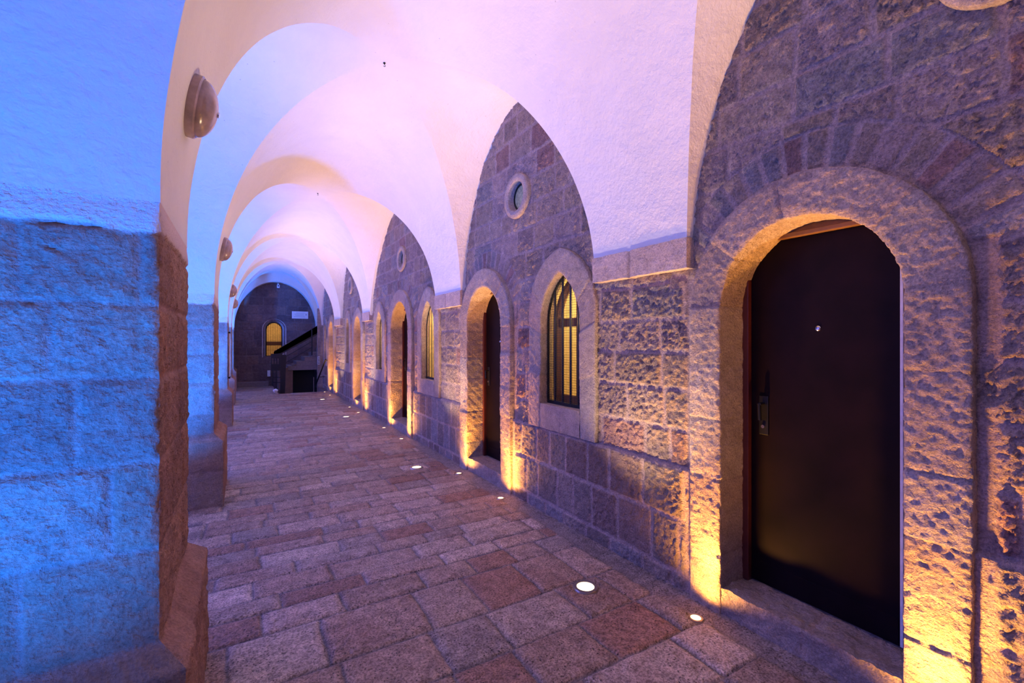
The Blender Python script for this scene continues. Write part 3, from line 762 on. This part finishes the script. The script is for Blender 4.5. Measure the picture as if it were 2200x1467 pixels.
# ------------------------------------------------------------------ the end of the passage
YE = 18.62
def end_wall():
    ys = np.linspace(-1.3, 3.6, 240); zs = np.linspace(-1.5, 4.2, 260)
    X, Z = np.meshgrid(ys, zs, indexing='ij')
    e = [-1.6]; k = 0
    while e[-1] < 4.3: e.append(e[-1]+[.30, .27, .33][k % 3]); k += 1
    L = Layout(e, -2, 4, .3, .6, 301); sid, d = L(X, Z, .012)
    mort = 1-sstep(.006, .022, d)
    h = (1-mort)*(.012+.012*chips(X, Z, 14, 3)+.01*(sr(sid, 3)-.5))
    c = tones(sid, [(np.array([.22, .165, .18]), .5), (np.array([.18, .135, .15]), .3), (np.array([.26, .18, .175]), .2)], 3, .15)*(1-mort[..., None])+np.array([.24, .19, .21])*mort[..., None]
    cx = 1.005; flat = inside_arch(X, Z, cx, .42, .42, 2.02, .95); hole = inside_arch(X, Z, cx, .33, .33, 2.05, 1.06)
    h = np.where(flat, 0.0, h)
    f = grid_faces(240, 260); hv = hole.ravel(); f = f[~hv[f].all(1)]
    me = raw_mesh('wall_end', np.stack([X, YE-h, Z], -1).reshape(-1, 3), f, c.reshape(-1, 3))
    link(me, 'wall_end', M_wall, kind='structure', label='dim stone wall closing the far end of the passage')
    # arched plaster reveal, splayed
    out = arch_pts(.37, .37, 2.05, 1.03, 10, 20); inn = arch_pts(.265, .265, 2.03, 1.06, 10, 20)
    n = len(out); P = np.stack([np.stack([cx+out[:, 0]*1.06, np.full(n, YE-.02), out[:, 1]], 1), np.stack([cx+out[:, 0], np.full(n, YE-.02), out[:, 1]], 1), np.stack([cx+inn[:, 0], np.full(n, YE+.20), inn[:, 1]], 1), np.stack([cx+inn[:, 0], np.full(n, YE+.45), inn[:, 1]], 1)], 0)
    me = raw_mesh('trim', P.reshape(-1, 3), grid_faces(4, n), np.tile([.62, .58, .58], (4*n, 1))); TRIM_N[0] += 1
    link(me, 'trim_%d' % TRIM_N[0], M_trim, kind='structure', label='arched plaster reveal around the lit window of the end wall')
    wd = empty('window_10', (cx, YE+.2, 1.06), kind='structure', label='arched window with a lit interior in the end wall')
    yg = YE+.19; b = B()
    O = arch_pts(.255, .255, 2.03, 1.07, 2, 18); b.tube([(cx+y, yg, z) for y, z in O], .018, 6); b.box((cx-.27, yg-.02, 1.04), (cx+.27, yg+.02, 1.09)); b.done('window_frame', M_iron, wd)
    b = B()
    for k in range(9):
        dy = -.22+.44*k/8; b.box((cx+dy-.006, yg-.004, 1.06), (cx+dy+.006, yg+.004, 2.03+math.sqrt(max(0, .255**2-dy**2))))
    zz = 1.12
    while zz < 2.26:
        hw = .255 if zz < 2.03 else math.sqrt(max(0, .255**2-(zz-2.03)**2)); b.box((cx-hw, yg-.004, zz-.006), (cx+hw, yg+.004, zz+.006)); zz += .052
    b.box((cx-.255, yg-.01, 1.58), (cx+.255, yg+.01, 1.60)); b.box((cx-.255, yg-.01, 1.27), (cx+.255, yg+.01, 1.285))
    b.done('grille', M_iron, wd, label='black square-mesh grille')
    b = B(); z0, z1 = .9, 2.4; Y0, Y1 = YE+.44, YE+1.6; x0, x1 = cx-.6, cx+.6
    b.poly([(x0, Y1, z0), (x1, Y1, z0), (x1, Y1, z1), (x0, Y1, z1)]); b.poly([(x0, Y0, z0), (x0, Y1, z0), (x0, Y1, z1), (x0, Y0, z1)]); b.poly([(x1, Y0, z0), (x1, Y1, z0), (x1, Y1, z1), (x1, Y0, z1)])
    b.poly([(x0, Y0, z0), (x1, Y0, z0), (x1, Y1, z0), (x0, Y1, z0)]); b.poly([(x0, Y0, z1), (x1, Y0, z1), (x1, Y1, z1), (x0, Y1, z1)]); b.done('niche', M_inner, wd, label='lamplit yellow room behind')
    b = B(); b.box((cx-.5, YE+.9, 1.45), (cx+.5, YE+1.0, 1.60), .01); b.done('shelf', M_wood, wd)
    light('room_lamp', 'POINT', (cx+.1, YE+.8, 2.15), (cx, YE, 1), 9, (1, .62, .25), wd, shadow_soft_size=.1)
    B().box((-.9, YE-.26, -.01), (.82, YE+.02, .17), .012).done('baseboard_end', M_trimflat, kind='structure', label='low stone kerb along the foot of the end wall')
M_trimflat = simple('kerb_stone', (.20, .17, .18), .8, bumpy=.004)
end_wall()
o = empty('wall_sign', (1.63, YE-.03, 2.1), label='white rectangular sign with fine print, beside the arched window on the end wall', category='sign')
def tr(u, v, Y):
    ph = math.atan((u-1100)/978)+math.atan(580/978); X = Y*math.tan(ph); d = X*math.sin(math.atan(580/978))+Y*math.cos(math.atan(580/978))
    return X, 1.6+(733.5-v)*d/978
xa, za = tr(627, 684, YE-.03); xb, zb = tr(662, 669.5, YE-.03)
B().box((xa, YE-.045, za), (xb, YE-.02, zb), .003).done('panel', M_sign, o)
b = B(); W_ = xb-xa; Hh = zb-za; rr = random.Random(2)
M_ink = simple('dark_ink', (.06, .09, .22), .6)
for k, (l0, l1) in enumerate([(.26, .80), (.15, .74), (.20, .74), (.12, .80)]):
    x = xa+W_*l0; zc = zb-Hh*(.22+.17*k); b = B(); b.box((x, YE-.0455, zc-.003), (xa+W_*l1, YE-.0445, zc-.0015))
    while x < xa+W_*l1:
        w2 = rr.uniform(.008, .022); b.box((x, YE-.048, zc-.004), (x+w2, YE-.044, zc+.004)); x += w2+.007
    b.done('print', M_ink, o, label='line of tiny dark lettering')
b = B(); x = xa+W_*.82; z = zb-Hh*.5
for i_ in range(3):
    for j_ in range(3):
        if (i_+j_) % 2 == 0 or j_ == 0: b.box((x+i_*.02, YE-.048, z+j_*.02), (x+i_*.02+.016, YE-.044, z+j_*.02+.016))
b.done('emblem', M_ink, o, label='small dark blue square emblem')
o = empty('security_camera', (.68, YE-.2, 3.55), label='small white security camera under the crown of the end arch', category='security camera')
cx_, cz_ = tr(597.5, 613, YE-.15)
B().box((cx_-.04, YE-.20, cz_-.09), (cx_+.045, YE-.12, cz_+.02), .01).done('housing', M_bulb, o)
B().cyl((cx_, YE-.16, cz_+.02), (cx_, YE-.16, cz_+.07), .025, 12).cyl((cx_, YE-.16, cz_+.05), (cx_, YE-.02, cz_+.05), .012, 8).done('bracket', M_bulb, o)
B().cyl((cx_+.002, YE-.205, cz_-.02), (cx_+.002, YE-.19, cz_-.02), .022, 14).done('lens', M_iron, o)

# pier that narrows the passage before the stair, the side passage beyond
M_wallflat = M_wall
def flat_wall(name, p0, p1, zlo, zhi, res, seed, tone, **props):
    """vertical stone wall from p0 to p1 (x, y)"""
    p0 = np.array(p0, float); p1 = np.array(p1, float); L = np.linalg.norm(p1-p0)
    us = np.linspace(0, L, max(2, int(L/res)+1)); zs = np.linspace(zlo, zhi, int((zhi-zlo)/res)+1)
    U, Z = np.meshgrid(us, zs, indexing='ij'); lay = Layout(list(np.arange(zlo-.1, zhi+.4, .26)), -1, L+1, .25, .5, seed); sid, d = lay(U, Z)
    mort = 1-sstep(.005, .018, d); n = np.array([-(p1-p0)[1], (p1-p0)[0]])/L
    h = (1-mort)*(.008+.008*chips(U, Z, 16, 3))
    P = np.stack([p0[0]+(p1-p0)[0]*U/L+n[0]*h, p0[1]+(p1-p0)[1]*U/L+n[1]*h, Z], -1)
    c = tones(sid, [(np.array(tone), .6), (np.array(tone)*.8, .4)], 3, .1)*(1-mort[..., None])+np.array(tone)*.9*mort[..., None]
    me = raw_mesh(name, P.reshape(-1, 3), grid_faces(len(us), len(zs), 0, True), c.reshape(-1, 3))
    return link(me, name, M_wall, **props)
flat_wall('wall_right', (2.26, 17.05), (2.52, 17.05), -1.4, 2.75, .04, 401, (.48, .42, .40), kind='structure', label='blue-lit stone pier face at the right end of the passage, by the stair')
flat_wall('wall_right', (2.26, 17.27), (2.26, 17.05), -1.4, 2.75, .04, 402, (.46, .40, .38), kind='structure', label='narrow side of the pier by the stair')
flat_wall('wall_side', (3.5, YE), (3.5, 17.0), -1.4, 4.2, .08, 403, (.60, .48, .38), kind='structure', label='wall of the lamplit side passage beyond the stair')
light('side_passage_lamp', 'POINT', (3.0, 18.1, 3.2), (2.5, 18.6, 2), 14, (1, .66, .28), shadow_soft_size=.1)

# stair pit and upper flight
b = B()
b.box((.93, 15.60, -1.4), (.98, 17.5, -.012)); b.box((.95, 15.60, -1.4), (2.5, 15.56, -.02)); b.box((.95, 15.6, -1.45), (2.6, 18.6, -1.38)); b.box((2.27, 15.6, -1.4), (2.46, 17.05, -.0))
b.done('wall_pit', simple('pit_stone', (.16, .12, .12), .85, bumpy=.006), kind='structure', label='walls of the stairwell going down')
b = B()
for k in range(6): b.box((.98, 15.62+.28*k, -1.4), (2.27, 15.9+.28*k, -.19*(k+1)), .006)
b.done('lower_stair', M_trimflat, kind='structure', label='stone steps descending at the far end of the passage')
# front wall of the upper flight with the dark mouth below it
Yf = 17.45
b = B(); xs0, _ = tr(616, 800, Yf); xm0, zm1 = tr(629, 786, Yf)
b.prism([(xs0-.25, Yf, -1.4), (xm0, Yf, -1.4), (xm0, Yf, .76), (xs0-.25, Yf, .60)], (0, 1.1, 0))
b.prism([(xm0, Yf, zm1), (3.4, Yf, zm1), (3.4, Yf, zm1+.9), (2.3, Yf, zm1+.38), (xm0+.25, Yf, zm1+.12), (xm0, Yf, zm1+.02)], (0, 1.1, 0))
b.done('stair_mass', simple('stair_stone', (.20, .13, .11), .85, bumpy=.008, scale=9), kind='structure', label='stone body of the upper flight of stairs')
b = B()
for k in range(7):
    b.box((xm0-.15+.26*k, Yf-.03, .60+.155*k), (3.4, YE-.02, .60+.155*(k+1)), .008)
b.done('upper_stair', M_trimflat, kind='structure', label='stone steps rising to the right behind the railing')
b = B(); b.box((xm0+.01, Yf+.3, -1.36), (2.25, Yf+.35, zm1-.01)); b.done('cellar_door', M_black, label='black doorway panel under the upper stairs', category='door')  # sheet coloured black as the shade inside the opening

# the black railing
Yr = 17.2
def RP(u, v, Y=Yr):
    x, z = tr(u, v, Y); return Vector((x, Y, z))
rail = empty('stair_railing', tuple(RP(607, 845)), label='black metal railing with a broad sloping handrail at the stairwell', category='railing')
b = B(); b.prism([RP(588, 755), RP(684, 698), RP(684, 714), RP(602, 759), RP(588, 760)], (0, .05, 0)).prism([RP(588, 756), RP(684, 699), RP(684, 718), RP(606, 760), RP(588, 760)], (0, .012, 0)); b.done('handrail', M_rail, rail, label='broad sloping top band')
b = B(); p = [RP(603, 762), RP(615, 762), RP(612, 846), RP(602, 846)]; b.prism(p, (0, .06, 0)); b.done('newel_post', M_rail, rail)
# slotted panel
pu = 583; b = B()
y_ = Yr+.01
def rect(u0, v0, u1, v1, t=.03, Y=y_): b.prism([RP(u0, v0, Y), RP(u1, v0, Y), RP(u1, v1, Y), RP(u0, v1, Y)], (0, t, 0))
rect(582, 760, 604, 770); rect(582, 782, 604, 796)
for u0, u1 in ((582, 584), (588, 590), (593.5, 595.5), (599, 604)): rect(u0, 770, u1, 782)
b.done('panel', M_rail, rail, label='slotted black panel')
for u0 in (585, 592.5):
    b = B(); rect(u0, 796, u0+2, 829 if u0 < 590 else 836); b.done('post', M_rail, rail)
for v_ in (810, 821):
    b = B(); rect(585, v_, 603, v_+1.4, .02); b.done('lower_rail', M_rail, rail)
b = B(); b.cyl(RP(670, 708), RP(670, 763), .022, 8); b.done('post', M_rail, rail)
for dv in (0, 12.5):
    b = B(); b.cyl(RP(614, 766+dv), RP(671, 733+dv), .012, 8); b.done('lower_rail', M_rail, rail, smooth=True)

o = empty('wall_handrail', (2.36, 15.9, .9), label='thin dark handrail dropping into the stairwell along the right wall', category='handrail')
B().cyl((2.33, 15.75, 1.02), (2.20, 16.95, .15), .022, 10).done('bar', M_rail, o, smooth=True)
B().cyl((2.33, 15.8, .99), (2.47, 15.8, .99), .012, 8).done('bracket', M_rail, o, smooth=True)
B().cyl((2.24, 16.6, .40), (2.47, 16.6, .40), .012, 8).done('bracket', M_rail, o, smooth=True)
o = empty('stair_gate', (2.14, 17.1, 0), label='pair of thin pale metal uprights at the mouth of the stairwell', category='gate')
for u in (674, 683.5):
    B().cyl(RP(u, 810, 17.1), RP(u, 842, 17.1), .012, 8).done('upright', M_steel, o, smooth=True)
xg_, zg_ = tr(684.5, 783, 17.04)
o = empty('wall_vent', (xg_, 17.03, zg_), label='small pale slatted grille on the pier by the stair', category='vent')
b = B(); b.box((xg_-.035, 17.01, zg_), (xg_+.04, 17.035, zg_+.28), .003); b.done('frame', M_bulb, o)
for k in range(5): B().box((xg_-.025, 17.004, zg_+.03+.05*k), (xg_+.03, 17.012, zg_+.05+.05*k)).done('slat', M_iron, o)
xq, zq = tr(580.5, 805, 17.6)
b = B(); b.box((xq-.05, YE-.12, zq-.12), (xq+.05, YE-.03, zq+.10), .008); b.done('junction_box', M_bulb, label='small pale junction box low on the end wall, left of the railing', category='junction box')
bm = bmesh.new(); bmesh.ops.create_icosphere(bm, subdivisions=3, radius=.07)
for v in bm.verts:
    n = .18*math.sin(v.co.x*70+1)*math.cos(v.co.y*55)+.12*math.sin(v.co.z*80); v.co *= 1+n; v.co.z *= .95
me = bpy.data.meshes.new('plastic_bag'); bm.to_mesh(me); bm.free()
xq, zq = tr(596, 839, 15.5+.02)
link(me, 'plastic_bag', M_bag, label='crumpled white bag on the floor at the foot of the railing', category='bag').location = (.90, 15.95, .065)

# ------------------------------------------------------------------ closing walls behind the viewpoint (light only reaches in through the arcade)
flat_wall('wall_back', (2.6, -4.15), (-.3, -4.15), 0, 4.2, .2, 405, (.45, .38, .36), kind='structure', label='stone wall behind the viewpoint')
